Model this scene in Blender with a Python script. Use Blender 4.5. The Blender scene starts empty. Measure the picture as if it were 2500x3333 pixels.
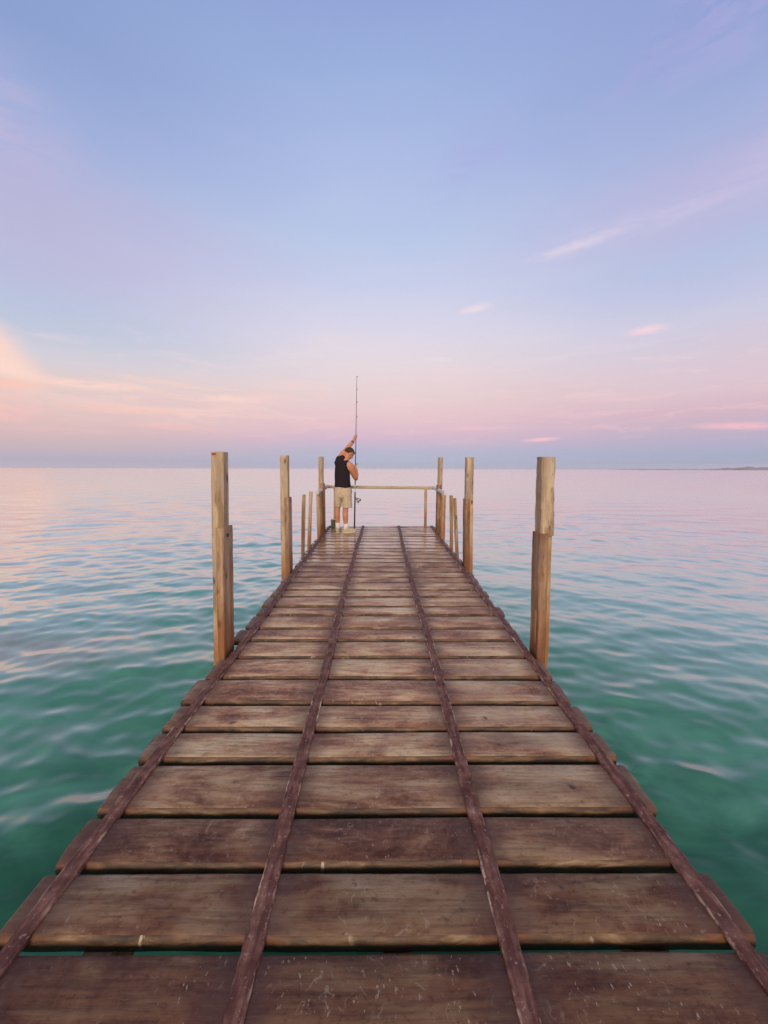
import bpy, bmesh, math, random
import numpy as np
from mathutils import Vector, Matrix, Quaternion

SC = bpy.context.scene
COL = SC.collection
R = math.radians
rnd = random.Random(7)

# ------------------------------------------------------------------ camera
CAM_H = 1.47
cd = bpy.data.cameras.new("camera")
cam = bpy.data.objects.new("camera", cd)
COL.objects.link(cam)
cd.sensor_fit = 'VERTICAL'
cd.sensor_height = 36.0
cd.lens = 36.0 * 1250.0 / 3333.0
cd.clip_start = 0.05
cd.clip_end = 40000
cam.location = (0, 0, CAM_H)
pit, yaw, rol = R(6.457), R(0.32), R(0.18)
fw = Vector((math.sin(yaw) * math.cos(pit), math.cos(yaw) * math.cos(pit), -math.sin(pit)))
rt = Vector((math.cos(yaw), -math.sin(yaw), 0))
up = rt.cross(fw)
r2 = rt * math.cos(rol) + up * math.sin(rol)
u2 = up * math.cos(rol) - rt * math.sin(rol)
cam.rotation_euler = Matrix((r2, u2, -fw)).transposed().to_euler()
SC.camera = cam
SC.view_settings.view_transform = 'Standard'
SC.view_settings.look = 'None'
SC.view_settings.exposure = 0.0
SC.view_settings.gamma = 1.0
SC.cycles.use_denoising = True
SC.cycles.denoiser = 'OPENIMAGEDENOISE'
SC.cycles.denoising_prefilter = 'NONE'
SC.cycles.max_bounces = 8
SC.cycles.volume_bounces = 0
SC.cycles.sample_clamp_indirect = 6.0

SLOPE = 0.02444                      # the deck climbs gently away from the shore
SEA = -0.95
def zd(y): return SLOPE * y

def lin(c):
    return tuple(((v / 255.0) / 12.92 if v / 255.0 <= 0.04045 else ((v / 255.0 + 0.055) / 1.055) ** 2.4) for v in c)

# ------------------------------------------------------------------ node DSL
class NT:
    def __init__(s, tree):
        s.t = tree; s.N = tree.nodes; s.L = tree.links
    def node(s, typ, **props):
        n = s.N.new(typ)
        for k, v in props.items(): setattr(n, k, v)
        return n
    def put(s, sock, v):
        if isinstance(v, bpy.types.NodeSocket): s.L.new(v, sock)
        elif v is not None:
            if sock.type == 'RGBA' and len(v) == 3: v = (*v, 1)
            sock.default_value = v
    def m(s, op, a, b=0.0, c=0.0, clamp=False):
        n = s.node('ShaderNodeMath', operation=op, use_clamp=clamp)
        for i, v in enumerate((a, b, c)): s.put(n.inputs[i], v)
        return n.outputs[0]
    def vm(s, op, a, b=None, scale=None):
        n = s.node('ShaderNodeVectorMath', operation=op)
        s.put(n.inputs[0], a)
        if b is not None: s.put(n.inputs[1], b)
        if scale is not None: s.put(n.inputs['Scale'], scale)
        return n.outputs['Value'] if op in ('LENGTH', 'DOT_PRODUCT') else n.outputs[0]
    def mix(s, f, a, b, blend='MIX'):
        n = s.node('ShaderNodeMix', data_type='RGBA', blend_type=blend)
        s.put(n.inputs[0], f); s.put(n.inputs[6], a); s.put(n.inputs[7], b)
        return n.outputs[2]
    def mapr(s, v, a, b, c=0.0, d=1.0, smooth=True):
        n = s.node('ShaderNodeMapRange')
        if smooth: n.interpolation_type = 'SMOOTHSTEP'
        for i, x in enumerate((v, a, b, c, d)): s.put(n.inputs[i], x)
        return n.outputs[0]
    def noise(s, vec, scale=1.0, detail=4.0, rough=0.55, dist=0.0, color=False):
        n = s.node('ShaderNodeTexNoise')
        s.put(n.inputs['Vector'], vec)
        n.inputs['Scale'].default_value = scale; n.inputs['Detail'].default_value = detail
        n.inputs['Roughness'].default_value = rough; n.inputs['Distortion'].default_value = dist
        return n.outputs['Color' if color else 'Fac']
    def vor(s, vec, scale, feature='F1', out='Distance'):
        n = s.node('ShaderNodeTexVoronoi', feature=feature)
        s.put(n.inputs['Vector'], vec); n.inputs['Scale'].default_value = scale
        return n.outputs[out]
    def ramp(s, f, stops, interp='LINEAR'):
        n = s.node('ShaderNodeValToRGB')
        cr = n.color_ramp; cr.interpolation = interp
        while len(cr.elements) < len(stops): cr.elements.new(0.5)
        for e, (p, c) in zip(cr.elements, stops):
            e.position = p; e.color = (*c, 1) if len(c) == 3 else c
        s.put(n.inputs[0], f)
        return n.outputs[0]
    def sep(s, v):
        n = s.node('ShaderNodeSeparateXYZ'); s.put(n.inputs[0], v); return n.outputs
    def comb(s, x, y, z):
        n = s.node('ShaderNodeCombineXYZ')
        for i, v in enumerate((x, y, z)): s.put(n.inputs[i], v)
        return n.outputs[0]
    def bump(s, h, strength, dist, normal=None):
        n = s.node('ShaderNodeBump')
        n.inputs['Strength'].default_value = strength; n.inputs['Distance'].default_value = dist
        s.put(n.inputs['Height'], h)
        if normal is not None: s.put(n.inputs['Normal'], normal)
        return n.outputs[0]

def material(name):
    m = bpy.data.materials.new(name); m.use_nodes = True
    nt = NT(m.node_tree)
    b = m.node_tree.nodes['Principled BSDF']
    return m, nt, b

# ------------------------------------------------------------------ sky
world = bpy.data.worlds.new("World"); SC.world = world; world.use_nodes = True
w = NT(world.node_tree)
bg = world.node_tree.nodes['Background']
dirv = w.node('ShaderNodeTexCoord').outputs['Generated']
dirv = w.vm('NORMALIZE', dirv)
dx, dy, dz = w.sep(dirv)
DEG = 180 / math.pi
el = w.m('MULTIPLY', w.m('ARCSINE', dz), DEG)
az = w.m('MULTIPLY', w.m('ARCTAN2', dx, dy), DEG)
ae = w.comb(az, el, 0.0)
# soft ragged banding of the thin cloud veil
veil = w.noise(w.vm('MULTIPLY', ae, (0.045, 0.16, 1)), 1.0, 5, 0.55, 0.4)
elw = w.m('ADD', el, w.m('MULTIPLY', w.m('SUBTRACT', veil, 0.5), w.mapr(el, 1, 14, 1.0, 4.5)))
ef = w.m('DIVIDE', w.m('MAXIMUM', elw, 0.0), 60.0, clamp=True)
def sky_ramp(tab): return w.ramp(ef, [(e / 60.0, lin(c)) for e, c in tab])
mid = sky_ramp([(0, (186, 192, 214)), (1.1, (184, 189, 212)), (2.5, (189, 187, 209)), (4.3, (214, 187, 207)), (6.9, (231, 198, 206)),
                (9.9, (234, 209, 210)), (14, (231, 217, 222)), (17.9, (224, 217, 232)), (21.6, (211, 212, 235)), (25.1, (198, 206, 234)), (29.5, (185, 200, 233)), (34, (177, 191, 230)), (41.5, (160, 180, 224)), (47, (147, 166, 216)), (60, (140, 158, 210))])
lef = sky_ramp([(0, (190, 185, 203)), (1.2, (190, 182, 200)), (2.6, (208, 184, 191)), (4.4, (222, 190, 190)), (7.3, (231, 202, 197)),
                (9.9, (224, 207, 207)), (12, (212, 209, 219)), (14.6, (192, 201, 222)), (17, (187, 197, 223)), (20.4, (188, 190, 221)), (23.5, (188, 186, 219)), (27, (182, 182, 217)), (29.8, (170, 179, 219)), (33, (156, 173, 217)), (38.5, (141, 161, 209)), (60, (136, 154, 206))])
rig = sky_ramp([(0, (174, 181, 206)), (1.7, (169, 178, 205)), (3.4, (188, 178, 203)), (6.3, (215, 184, 198)), (8.7, (224, 197, 207)),
                (11.8, (219, 202, 215)), (16.4, (205, 204, 226)), (18.8, (195, 199, 227)), (22, (182, 193, 226)), (25, (185, 187, 222)), (29, (182, 181, 220)), (33, (163, 177, 219)), (38.7, (147, 162, 213)), (60, (140, 157, 209))])
sky = w.mix(w.mapr(az, -2, -44), mid, lef)
sky = w.mix(w.mapr(az, 2, 44), sky, rig)
# twilight glow where the sun went down, behind the viewer
back = w.ramp(w.m('DIVIDE', w.m('MAXIMUM', el, 0.0), 60.0, clamp=True),
              [(0, (1.55, 1.13, 0.84)), (0.12, (1.42, 1.10, 0.86)), (0.35, (1.0, 0.86, 0.78)), (0.8, (0.46, 0.48, 0.60)), (1, (0.36, 0.40, 0.60))])
sky = w.mix(w.mapr(w.m('ABSOLUTE', az), 75, 135), sky, back)

wis = w.noise(w.vm('MULTIPLY', ae, (0.16, 0.75, 1)), 1.0, 6, 0.6, 0.9)
wis2 = w.noise(w.vm('MULTIPLY', ae, (0.5, 1.4, 1)), 1.0, 5, 0.6, 0.6)
warp = w.vm('SCALE', w.vm('SUBTRACT', w.noise(w.vm('MULTIPLY', ae, (0.22, 0.5, 1)), 1.0, 4, 0.6, color=True), (0.5, 0.5, 0.5)), scale=1.0)
def cloud(caz, cel, la, lb, rot, colour, amount, wob=1.5, tex=None, lo=0.35, hi=0.62):
    """one wisp of cloud: an uneven ellipse in azimuth / elevation, broken up by noise"""
    global sky
    q = w.vm('ADD', ae, w.vm('MULTIPLY', warp, (wob * la * 0.5, wob * lb * 0.9, 0)))
    n = w.node('ShaderNodeMapping', vector_type='TEXTURE')
    w.put(n.inputs['Vector'], q)
    n.inputs['Location'].default_value = (caz, cel, 0)
    n.inputs['Rotation'].default_value = (0, 0, R(rot))
    n.inputs['Scale'].default_value = (la, lb, 1)
    g = w.mapr(w.vm('LENGTH', n.outputs[0]), 1.0, 0.0)
    g = w.m('MULTIPLY', g, w.mapr(tex if tex is not None else wis, lo, hi))
    sky = w.mix(w.m('MULTIPLY', g, amount), sky, lin(colour))
fine = w.noise(w.vm('ADD', w.vm('MULTIPLY', ae, (0.11, 0.85, 1)), w.vm('SCALE', warp, scale=0.8)), 1.0, 7, 0.62, 0.7)
sky = w.mix(w.m('MULTIPLY', w.m('MULTIPLY', w.mapr(fine, 0.50, 0.68), w.m('MULTIPLY', w.mapr(el, 2.5, 6), w.mapr(el, 19, 11))), 0.45), sky, w.mix(w.mapr(el, 4, 18), lin((247, 202, 202)), lin((236, 222, 230))))
cloud(-26, 8.3, 25, 5.0, 1, (247, 211, 202), 0.75, 1.0, fine, 0.36, 0.66)
cloud(-33, 7.0, 9, 0.8, 1, (252, 205, 192), 0.8, 1.0, wis2, 0.2, 0.55)
cloud(-28, 5.2, 8, 0.6, 0, (243, 196, 190), 0.7, 1.0, wis2, 0.2, 0.55)
cloud(-12, 11.5, 10, 0.9, 2, (240, 214, 212), 0.6, 1.0, wis2, 0.2, 0.55)
cloud(-44.2, 11.9, 7.2, 3.4, -44, (255, 217, 203), 1.0, 0.8, wis2, -0.1, 0.45)
cloud(-43.5, 8.6, 6.5, 1.0, 4, (252, 203, 186), 0.9, 0.8, wis2, 0.1, 0.5)
cloud(-30, 10.6, 8, 0.6, -3, (246, 212, 203), 0.7, 1.0, wis2, 0.2, 0.55)
cloud(-44.5, 10.5, 5.5, 1.3, -12, (255, 220, 207), 1.0, 0.7, wis2, 0.1, 0.45)
cloud(-36.5, 9.5, 9.0, 0.85, 1, (255, 217, 204), 0.95, 1.0, wis2, 0.25, 0.55)
cloud(-46, 6.6, 8, 2.4, -8, (251, 198, 190), 0.9, 1.2, wis2, 0.25, 0.6)
cloud(-21, 9.2, 6.5, 0.75, 0, (253, 218, 207), 0.85, 1.0, wis2, 0.25, 0.55)
cloud(-9, 6.0, 9, 1.1, 3, (243, 199, 200), 0.6)
cloud(33, 26.6, 23, 2.2, 1.5, (214, 202, 229), 0.5, 1.0, None, 0.2, 0.7)
cloud(25.0, 26.0, 8.0, 0.9, 5, (226, 213, 231), 0.75, 1.0, wis2, 0.2, 0.65)
cloud(45, 28.5, 12, 3.0, -2, (205, 193, 227), 0.55, 1.0, None, 0.2, 0.7)
cloud(12.9, 21.0, 3.2, 0.75, 8, (240, 222, 231), 0.9, 0.8, wis2, 0.2, 0.5)
cloud(4, 20.3, 12, 1.2, 8, (215, 213, 232), 0.6)
cloud(33.4, 16.1, 3.1, 0.75, 0, (245, 214, 224), 0.95, 0.8, wis2, 0.15, 0.45)
cloud(29.5, 14.6, 3.6, 0.7, 3, (221, 206, 228), 0.7, 0.8, wis2)
cloud(22.2, 4.0, 3.6, 0.42, 2, (250, 199, 208), 1.0, 0.6, wis2, 0.1, 0.4)
cloud(42.6, 4.7, 6.5, 0.62, -4, (250, 194, 204), 0.95, 0.7, wis2, 0.15, 0.5)
cloud(12.7, 5.7, 6, 0.45, 0, (243, 194, 206), 0.8, 0.7, wis2, 0.2, 0.5)
cloud(3.5, 5.3, 5, 0.6, 0, (243, 194, 205), 0.75, 0.8, wis2)
cloud(27.7, 6.9, 5, 0.55, 1, (236, 198, 211), 0.8, 0.7, wis2)
cloud(8.0, 15.1, 3.2, 0.5, -2, (236, 221, 228), 0.85, 0.7, wis2, 0.15, 0.5)
cloud(-2.0, 17.8, 5, 1.1, 2, (222, 216, 230), 0.8)
cloud(-6.0, 15.6, 16, 3.2, 6, (231, 219, 226), 0.6)
cloud(8, 12.6, 15, 1.6, 4, (238, 214, 220), 0.5)
cloud(-42, 30, 9, 8, 0, (192, 184, 219), 0.8, 1.0, None, 0.2, 0.7)
cloud(-32, 27, 11, 2.6, -14, (184, 186, 222), 0.55)
cloud(12, 36, 9, 2.8, 24, (172, 177, 224), 0.6)
cloud(40, 40, 18, 5, 18, (176, 174, 222), 0.6)
w.put(bg.inputs['Color'], sky)
bg.inputs['Strength'].default_value = 1.0

sl = bpy.data.lights.new("low_sun", 'SUN')
sl.energy = 1.75; sl.angle = R(14); sl.color = (1.0, 0.80, 0.62)
so = bpy.data.objects.new("low_sun", sl); COL.objects.link(so)
so.rotation_euler = Vector((0.10, 1.0, -0.42)).to_track_quat('-Z', 'Y').to_euler()   # from behind the viewer, low

# ------------------------------------------------------------------ object helpers
def link(name, me, mats, parent=None, smooth=False):
    o = bpy.data.objects.new(name, me); COL.objects.link(o)
    for m in (mats if isinstance(mats, (list, tuple)) else [mats]): me.materials.append(m)
    if smooth: me.polygons.foreach_set('use_smooth', [True] * len(me.polygons))
    if parent is not None:
        o.parent = parent
        o.matrix_parent_inverse = Matrix.Translation(parent.location).inverted()
    return o
def obj(name, bm, mats, parent=None, smooth=False):
    me = bpy.data.meshes.new(name); bmesh.ops.recalc_face_normals(bm, faces=bm.faces)
    bm.to_mesh(me); bm.free()
    return link(name, me, mats, parent, smooth)
def thing(name, loc, label, cat, group=None):
    o = bpy.data.objects.new(name, None); o.location = loc; COL.objects.link(o)
    o.empty_display_size = 0.1
    return tag(o, label, cat, group)
def tag(o, label, cat, group=None):
    o['label'] = label; o['category'] = cat
    if group: o['group'] = group
    return o

def loft(bm, rings, mat=0, cap=True):
    """join rings of equal length into a skin"""
    vs = [[bm.verts.new(p) for p in r] for r in rings]
    n = len(vs[0])
    for a, b in zip(vs, vs[1:]):
        for i in range(n):
            f = bm.faces.new((a[i], a[(i + 1) % n], b[(i + 1) % n], b[i])); f.material_index = mat
    if cap:
        f = bm.faces.new(vs[0][::-1]); f.material_index = mat
        f = bm.faces.new(vs[-1]); f.material_index = mat
    return vs
def tube(bm, pts, rad, n=12, ref=Vector((0, 1, 0)), mat=0):
    """pts: centre line; rad: radius or (ra, rb) per point; ra runs across ref, rb along ref"""
    pts = [Vector(p) for p in pts]
    rings = []
    for i, p in enumerate(pts):
        t = (pts[min(i + 1, len(pts) - 1)] - pts[max(i - 1, 0)]).normalized()
        a = t.cross(ref)
        if a.length < 1e-4: a = t.cross(Vector((1, 0, 0)))
        a.normalize(); b = a.cross(t)
        r = rad[i] if isinstance(rad, (list, tuple)) else rad
        ra, rb = r if isinstance(r, (list, tuple)) else (r, r)
        rings.append([p + a * ra * math.cos(k * 2 * math.pi / n) + b * rb * math.sin(k * 2 * math.pi / n) for k in range(n)])
    return loft(bm, rings, mat)
def ball(bm, c, r, seg=16, rot=None):
    c = Vector(c)
    if not isinstance(r, (list, tuple)): r = (r, r, r)
    M = Matrix.Translation(c) @ (rot.to_matrix().to_4x4() if rot else Matrix.Identity(4)) @ Matrix.Diagonal((*r, 1))
    return bmesh.ops.create_uvsphere(bm, u_segments=seg, v_segments=seg * 2 // 3, radius=1, matrix=M)['verts']

# ------------------------------------------------------------------ materials
def wood(name, stops, grain=34.0, wet_z=None, dark=(0.10, 0.055, 0.025), rough=0.7, axis='Z', streak=(0.2, 0.1, 0.04), streak_amt=0.5, knots=True, bumpy=0.004):
    m, t, b = material(name)
    co = t.node('ShaderNodeTexCoord').outputs['Object']
    info = t.node('ShaderNodeObjectInfo').outputs['Random']
    co = t.vm('ADD', co, t.comb(t.m('MULTIPLY', info, 31.0), t.m('MULTIPLY', info, 17.0), t.m('MULTIPLY', info, 7.0)))
    k = {'Z': (1, 1, 0.05), 'X': (0.05, 1, 1), 'Y': (1, 0.05, 1)}[axis]
    warp_ = t.vm('SCALE', t.vm('SUBTRACT', t.noise(co, 5.0, 2, color=True), (0.5, 0.5, 0.5)), scale=0.05)
    st = t.vm('MULTIPLY', t.vm('ADD', co, warp_), k)
    fine = t.noise(st, grain * 3, 5, 0.6)
    broad = t.noise(st, grain * 0.6, 4, 0.55, 0.3)
    blot = t.noise(co, 3.5, 4, 0.6)
    f = t.m('ADD', t.m('MULTIPLY', broad, 0.55), t.m('ADD', t.m('MULTIPLY', fine, 0.22), t.m('MULTIPLY', blot, 0.23)))
    f = t.mapr(f, 0.22, 0.78, 0.10, 0.90, False)
    c = t.ramp(f, stops)
    sm = t.mapr(t.noise(st, grain * 0.45, 3, 0.5, 0.6), 0.52, 0.68)
    c = t.mix(t.m('MULTIPLY', sm, streak_amt), c, streak)
    if knots:
        v = t.vor(t.vm('MULTIPLY', co, {'Z': (3, 3, 1.4), 'X': (1.4, 3, 3), 'Y': (3, 1.4, 3)}[axis]), 2.2)
        c = t.mix(t.mapr(v, 0.16, 0.04), c, dark)
    c = t.mix(t.m('MULTIPLY', t.mapr(t.noise(t.vm('MULTIPLY', co, (1, 1, 0.4)), 5.0, 4, 0.65), 0.46, 0.66), 0.4), c, tuple(0.55 * v + 0.13 for v in stops[2][1]))
    crack = t.mapr(t.noise(st, grain * 1.5, 2, 0.5), 0.36, 0.29)
    c = t.mix(t.m('MULTIPLY', crack, 0.75), c, dark)
    if wet_z is not None:
        pz = t.sep(t.node('ShaderNodeNewGeometry').outputs['Position'])
        rise = t.m('SUBTRACT', pz[2], t.m('MULTIPLY', pz[1], SLOPE))
        wet = t.mapr(t.m('ADD', rise, t.m('MULTIPLY', t.noise(st, 14, 3), -0.5)), wet_z[1], wet_z[0])
        c = t.mix(t.m('MULTIPLY', wet, 0.75), c, wet_z[2])
    t.put(b.inputs['Base Color'], c)
    b.inputs['Roughness'].default_value = rough
    b.inputs['Specular IOR Level'].default_value = 0.25
    hh = t.m('ADD', t.m('MULTIPLY', fine, 0.5), broad)
    t.put(b.inputs['Normal'], t.bump(hh, 0.6, bumpy))
    return m

STAIN = (0.30, 0.115, 0.03)
M_pale = wood("pale_timber", [(0.30, (0.20, 0.130, 0.078)), (0.44, (0.36, 0.255, 0.155)), (0.57, (0.49, 0.37, 0.235)), (0.72, (0.66, 0.54, 0.38))],
              wet_z=(-0.30, 0.18, STAIN))
M_brown = wood("brown_timber", [(0.34, (0.09, 0.042, 0.022)), (0.45, (0.205, 0.105, 0.052)), (0.55, (0.30, 0.165, 0.085)), (0.68, (0.50, 0.31, 0.165))],
               wet_z=(-0.25, 0.22, (0.17, 0.06, 0.02)), streak=(0.13, 0.05, 0.02), streak_amt=0.6)
M_tan = wood("tan_timber", [(0.32, (0.17, 0.095, 0.052)), (0.45, (0.32, 0.195, 0.112)), (0.56, (0.44, 0.29, 0.175)), (0.70, (0.62, 0.46, 0.30))],
             wet_z=(-0.25, 0.22, (0.24, 0.085, 0.025)), streak=(0.19, 0.075, 0.03), streak_amt=0.55)
M_log = wood("peeled_log", [(0.28, (0.22, 0.115, 0.05)), (0.42, (0.42, 0.27, 0.13)), (0.58, (0.56, 0.41, 0.235)), (0.75, (0.68, 0.54, 0.36))],
             grain=26, wet_z=(-0.2, 0.3, (0.30, 0.10, 0.03)), streak=(0.20, 0.075, 0.025), streak_amt=0.8)
M_rail = wood("weathered_pole", [(0.3, (0.30, 0.21, 0.13)), (0.5, (0.52, 0.40, 0.25)), (0.7, (0.64, 0.52, 0.36))], axis='X', streak=(0.32, 0.2, 0.1))
M_silver = wood("silvered_pole", [(0.3, (0.44, 0.37, 0.35)), (0.5, (0.62, 0.54, 0.52)), (0.7, (0.74, 0.66, 0.62))], axis='Y', streak=(0.4, 0.3, 0.25), knots=False)
M_under = wood("dark_bearer", [(0.3, (0.10, 0.055, 0.025)), (0.5, (0.20, 0.115, 0.05)), (0.7, (0.34, 0.22, 0.10))], axis='Y', knots=False)

def simple(name, col, rough=0.6, spec=0.4, var=0.12, scale=30, metal=0.0, bump=0.0):
    m, t, b = material(name)
    co = t.node('ShaderNodeTexCoord').outputs['Object']
    n = t.noise(co, scale, 4)
    t.put(b.inputs['Base Color'], t.mix(t.mapr(n, 0.3, 0.7), tuple(v * (1 - var) for v in col), tuple(min(1, v * (1 + var)) for v in col)))
    b.inputs['Roughness'].default_value = rough; b.inputs['Metallic'].default_value = metal
    b.inputs['Specular IOR Level'].default_value = spec
    if bump: t.put(b.inputs['Normal'], t.bump(n, 0.7, bump))
    return m

# ---- deck planks
BAT = [(-1.11, 0.058), (-0.398, 0.060), (0.385, 0.060), (1.098, 0.058)]      # runner strips: x, width
def deck_top():
    m, t, b = material("worn_plank_top")
    geo = t.node('ShaderNodeNewGeometry')
    isl = geo.outputs['Random Per Island']; P = geo.outputs['Position']
    px, py, pz = t.sep(P)
    off = t.comb(t.m('MULTIPLY', isl, 37.0), t.m('MULTIPLY', isl, 11.0), t.m('MULTIPLY', isl, 53.0))
    q = t.vm('ADD', P, off)
    st = t.vm('MULTIPLY', q, (0.06, 1, 1))
    grain = t.noise(st, 70, 6, 0.62)
    broad = t.noise(t.vm('MULTIPLY', q, (0.22, 1, 1)), 8.5, 5, 0.6, 0.7)
    blot = t.noise(t.vm('MULTIPLY', q, (0.6, 1, 1)), 3.8, 6, 0.66, 0.6)
    f = t.m('ADD', t.m('MULTIPLY', broad, 0.55), t.m('MULTIPLY', blot, 0.45))
    f = t.m('ADD', f, t.m('MULTIPLY', t.m('SUBTRACT', isl, 0.5), 0.10))
    c = t.ramp(f, [(0.37, (0.20, 0.078, 0.045)), (0.455, (0.37, 0.180, 0.100)), (0.51, (0.53, 0.310, 0.168)), (0.56, (0.64, 0.44, 0.245)), (0.66, (0.76, 0.59, 0.38))])
    c = t.mix(t.mapr(grain, 0.36, 0.55, 0.46, 0.0), c, (0.12, 0.062, 0.040))
    c = t.mix(t.mapr(t.noise(t.vm('MULTIPLY', q, (0.10, 1, 1)), 40, 4, 0.6, 0.4), 0.54, 0.70, 0.0, 0.45), c, (0.60, 0.46, 0.30))
    mott = t.noise(t.vm('MULTIPLY', q, (0.7, 1, 1)), 48, 6, 0.75)
    c = t.mix(t.mapr(mott, 0.50, 0.68, 0.0, 0.42), c, (0.50, 0.40, 0.28))
    c = t.mix(t.mapr(mott, 0.48, 0.32, 0.0, 0.5), c, (0.07, 0.036, 0.026))
    # dry, sun-bleached stretch by the right-hand posts
    d = t.vm('LENGTH', t.vm('MULTIPLY', t.vm('SUBTRACT', P, (0.98, 2.2, 0.05)), (1.2, 0.85, 0)))
    pale = t.m('MULTIPLY', t.mapr(d, 1.0, 0.1), t.mapr(t.noise(t.vm('MULTIPLY', q, (0.35, 1, 1)), 9, 5, 0.65, 0.5), 0.38, 0.62))
    c = t.mix(t.m('MULTIPLY', pale, 0.8), c, (0.47, 0.355, 0.235))
    # vignetting and shade towards the viewer, painted into the near planks' colour
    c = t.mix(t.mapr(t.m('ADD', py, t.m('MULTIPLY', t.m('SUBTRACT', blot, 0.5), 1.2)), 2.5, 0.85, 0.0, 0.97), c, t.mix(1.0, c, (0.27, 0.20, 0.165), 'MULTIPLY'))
    # drying cracks along the grain
    crk = t.m('MULTIPLY', t.mapr(t.noise(t.vm('MULTIPLY', t.vm('ADD', q, t.vm('SCALE', t.noise(q, 4, 2, color=True), scale=0.03)), (0.035, 1, 1)), 34, 2, 0.5), 0.345, 0.30), t.mapr(t.noise(q, 3.0, 2), 0.45, 0.6))
    c = t.mix(t.m('MULTIPLY', crk, 0.75), c, (0.03, 0.016, 0.012))
    # scuffs: thin pale curls and flecks
    qq = t.vm('ADD', q, t.vm('SCALE', t.vm('SUBTRACT', t.noise(q, 9, 3, color=True), (0.5, 0.5, 0.5)), scale=0.10))
    ridge = t.m('ABSOLUTE', t.m('SUBTRACT', t.noise(qq, 13, 1.5, 0.5), 0.5))
    msk = t.mapr(t.noise(q, 3.2, 3, 0.6), 0.46, 0.60)
    scuff = t.m('MULTIPLY', t.m('MULTIPLY', t.mapr(ridge, 0.020, 0.0), msk), t.mapr(t.noise(q, 38, 3), 0.45, 0.6))
    flecks = t.m('MULTIPLY', t.mapr(t.noise(t.vm('MULTIPLY', q, (1.6, 0.8, 1)), 60, 3, 0.55), 0.64, 0.70), t.mapr(t.noise(q, 4.2, 2), 0.42, 0.62))
    c = t.mix(t.m('MULTIPLY', t.m('MAXIMUM', t.m('MULTIPLY', scuff, 0.55), flecks), 0.6), c, (0.42, 0.34, 0.25))
    # knots and nail stains
    v = t.vor(t.vm('MULTIPLY', t.vm('ADD', q, t.vm('SCALE', t.noise(q, 14, 2, color=True), scale=0.05)), (0.8, 1.0, 0.3)), 4.6)
    c = t.mix(t.mapr(v, 0.085, 0.03, 0, 0.75), c, (0.035, 0.024, 0.024))
    # damp reddish stain that has soaked out from under the runner strips
    dm = None
    for bx, bw in BAT:
        dd = t.m('ABSOLUTE', t.m('SUBTRACT', px, bx))
        dm = dd if dm is None else t.m('MINIMUM', dm, dd)
    stn = t.m('MULTIPLY', t.mapr(t.m('ADD', dm, t.m('MULTIPLY', t.m('SUBTRACT', t.noise(q, 12, 3), 0.5), 0.08)), 0.15, 0.03), 0.62)
    c = t.mix(stn, c, (0.085, 0.040, 0.030))
    # the ends beyond the outer strips stay wet and dark
    endm = t.mapr(t.m('ADD', t.m('ABSOLUTE', px), t.m('MULTIPLY', t.m('SUBTRACT', blot, 0.5), 0.1)), 1.10, 1.16, 0, 0.5)
    c = t.mix(endm, c, (0.10, 0.05, 0.032))
    t.put(b.inputs['Base Color'], c)
    # wetness: spray keeps the seaward end wet, most of all round the angler
    wx = t.mapr(px, 0.35, -0.5, 0.0, 0.9)
    wf = t.m('ADD', t.m('ADD', t.mapr(py, 2.8, 7.2), t.m('MULTIPLY', wx, t.mapr(py, 4.6, 6.6))), t.m('MULTIPLY', t.m('SUBTRACT', blot, 0.5), 1.5))
    wf = t.m('ADD', wf, t.m('MULTIPLY', t.m('SUBTRACT', isl, 0.5), 0.7))
    wet = t.mapr(wf, 0.55, 1.35)
    ro = t.mix(wet, t.comb(*[t.mapr(mott, 0.3, 0.7, 0.62, 0.46)] * 3), (0.13, 0.13, 0.13))
    t.put(b.inputs['Roughness'], ro)
    t.put(b.inputs['Specular IOR Level'], t.mapr(py, 2.5, 6.5, 0.28, 0.75))
    h = t.m('ADD', t.m('ADD', t.m('MULTIPLY', grain, 0.6), t.m('MULTIPLY', broad, 0.5)), t.m('MULTIPLY', mott, 0.35))
    bn = t.node('ShaderNodeBump'); bn.inputs['Distance'].default_value = 0.006
    t.put(bn.inputs['Strength'], t.m('SUBTRACT', 0.62, t.m('MULTIPLY', wet, 0.56)))
    t.put(bn.inputs['Height'], h)
    t.put(b.inputs['Normal'], bn.outputs[0])
    return m
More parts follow.
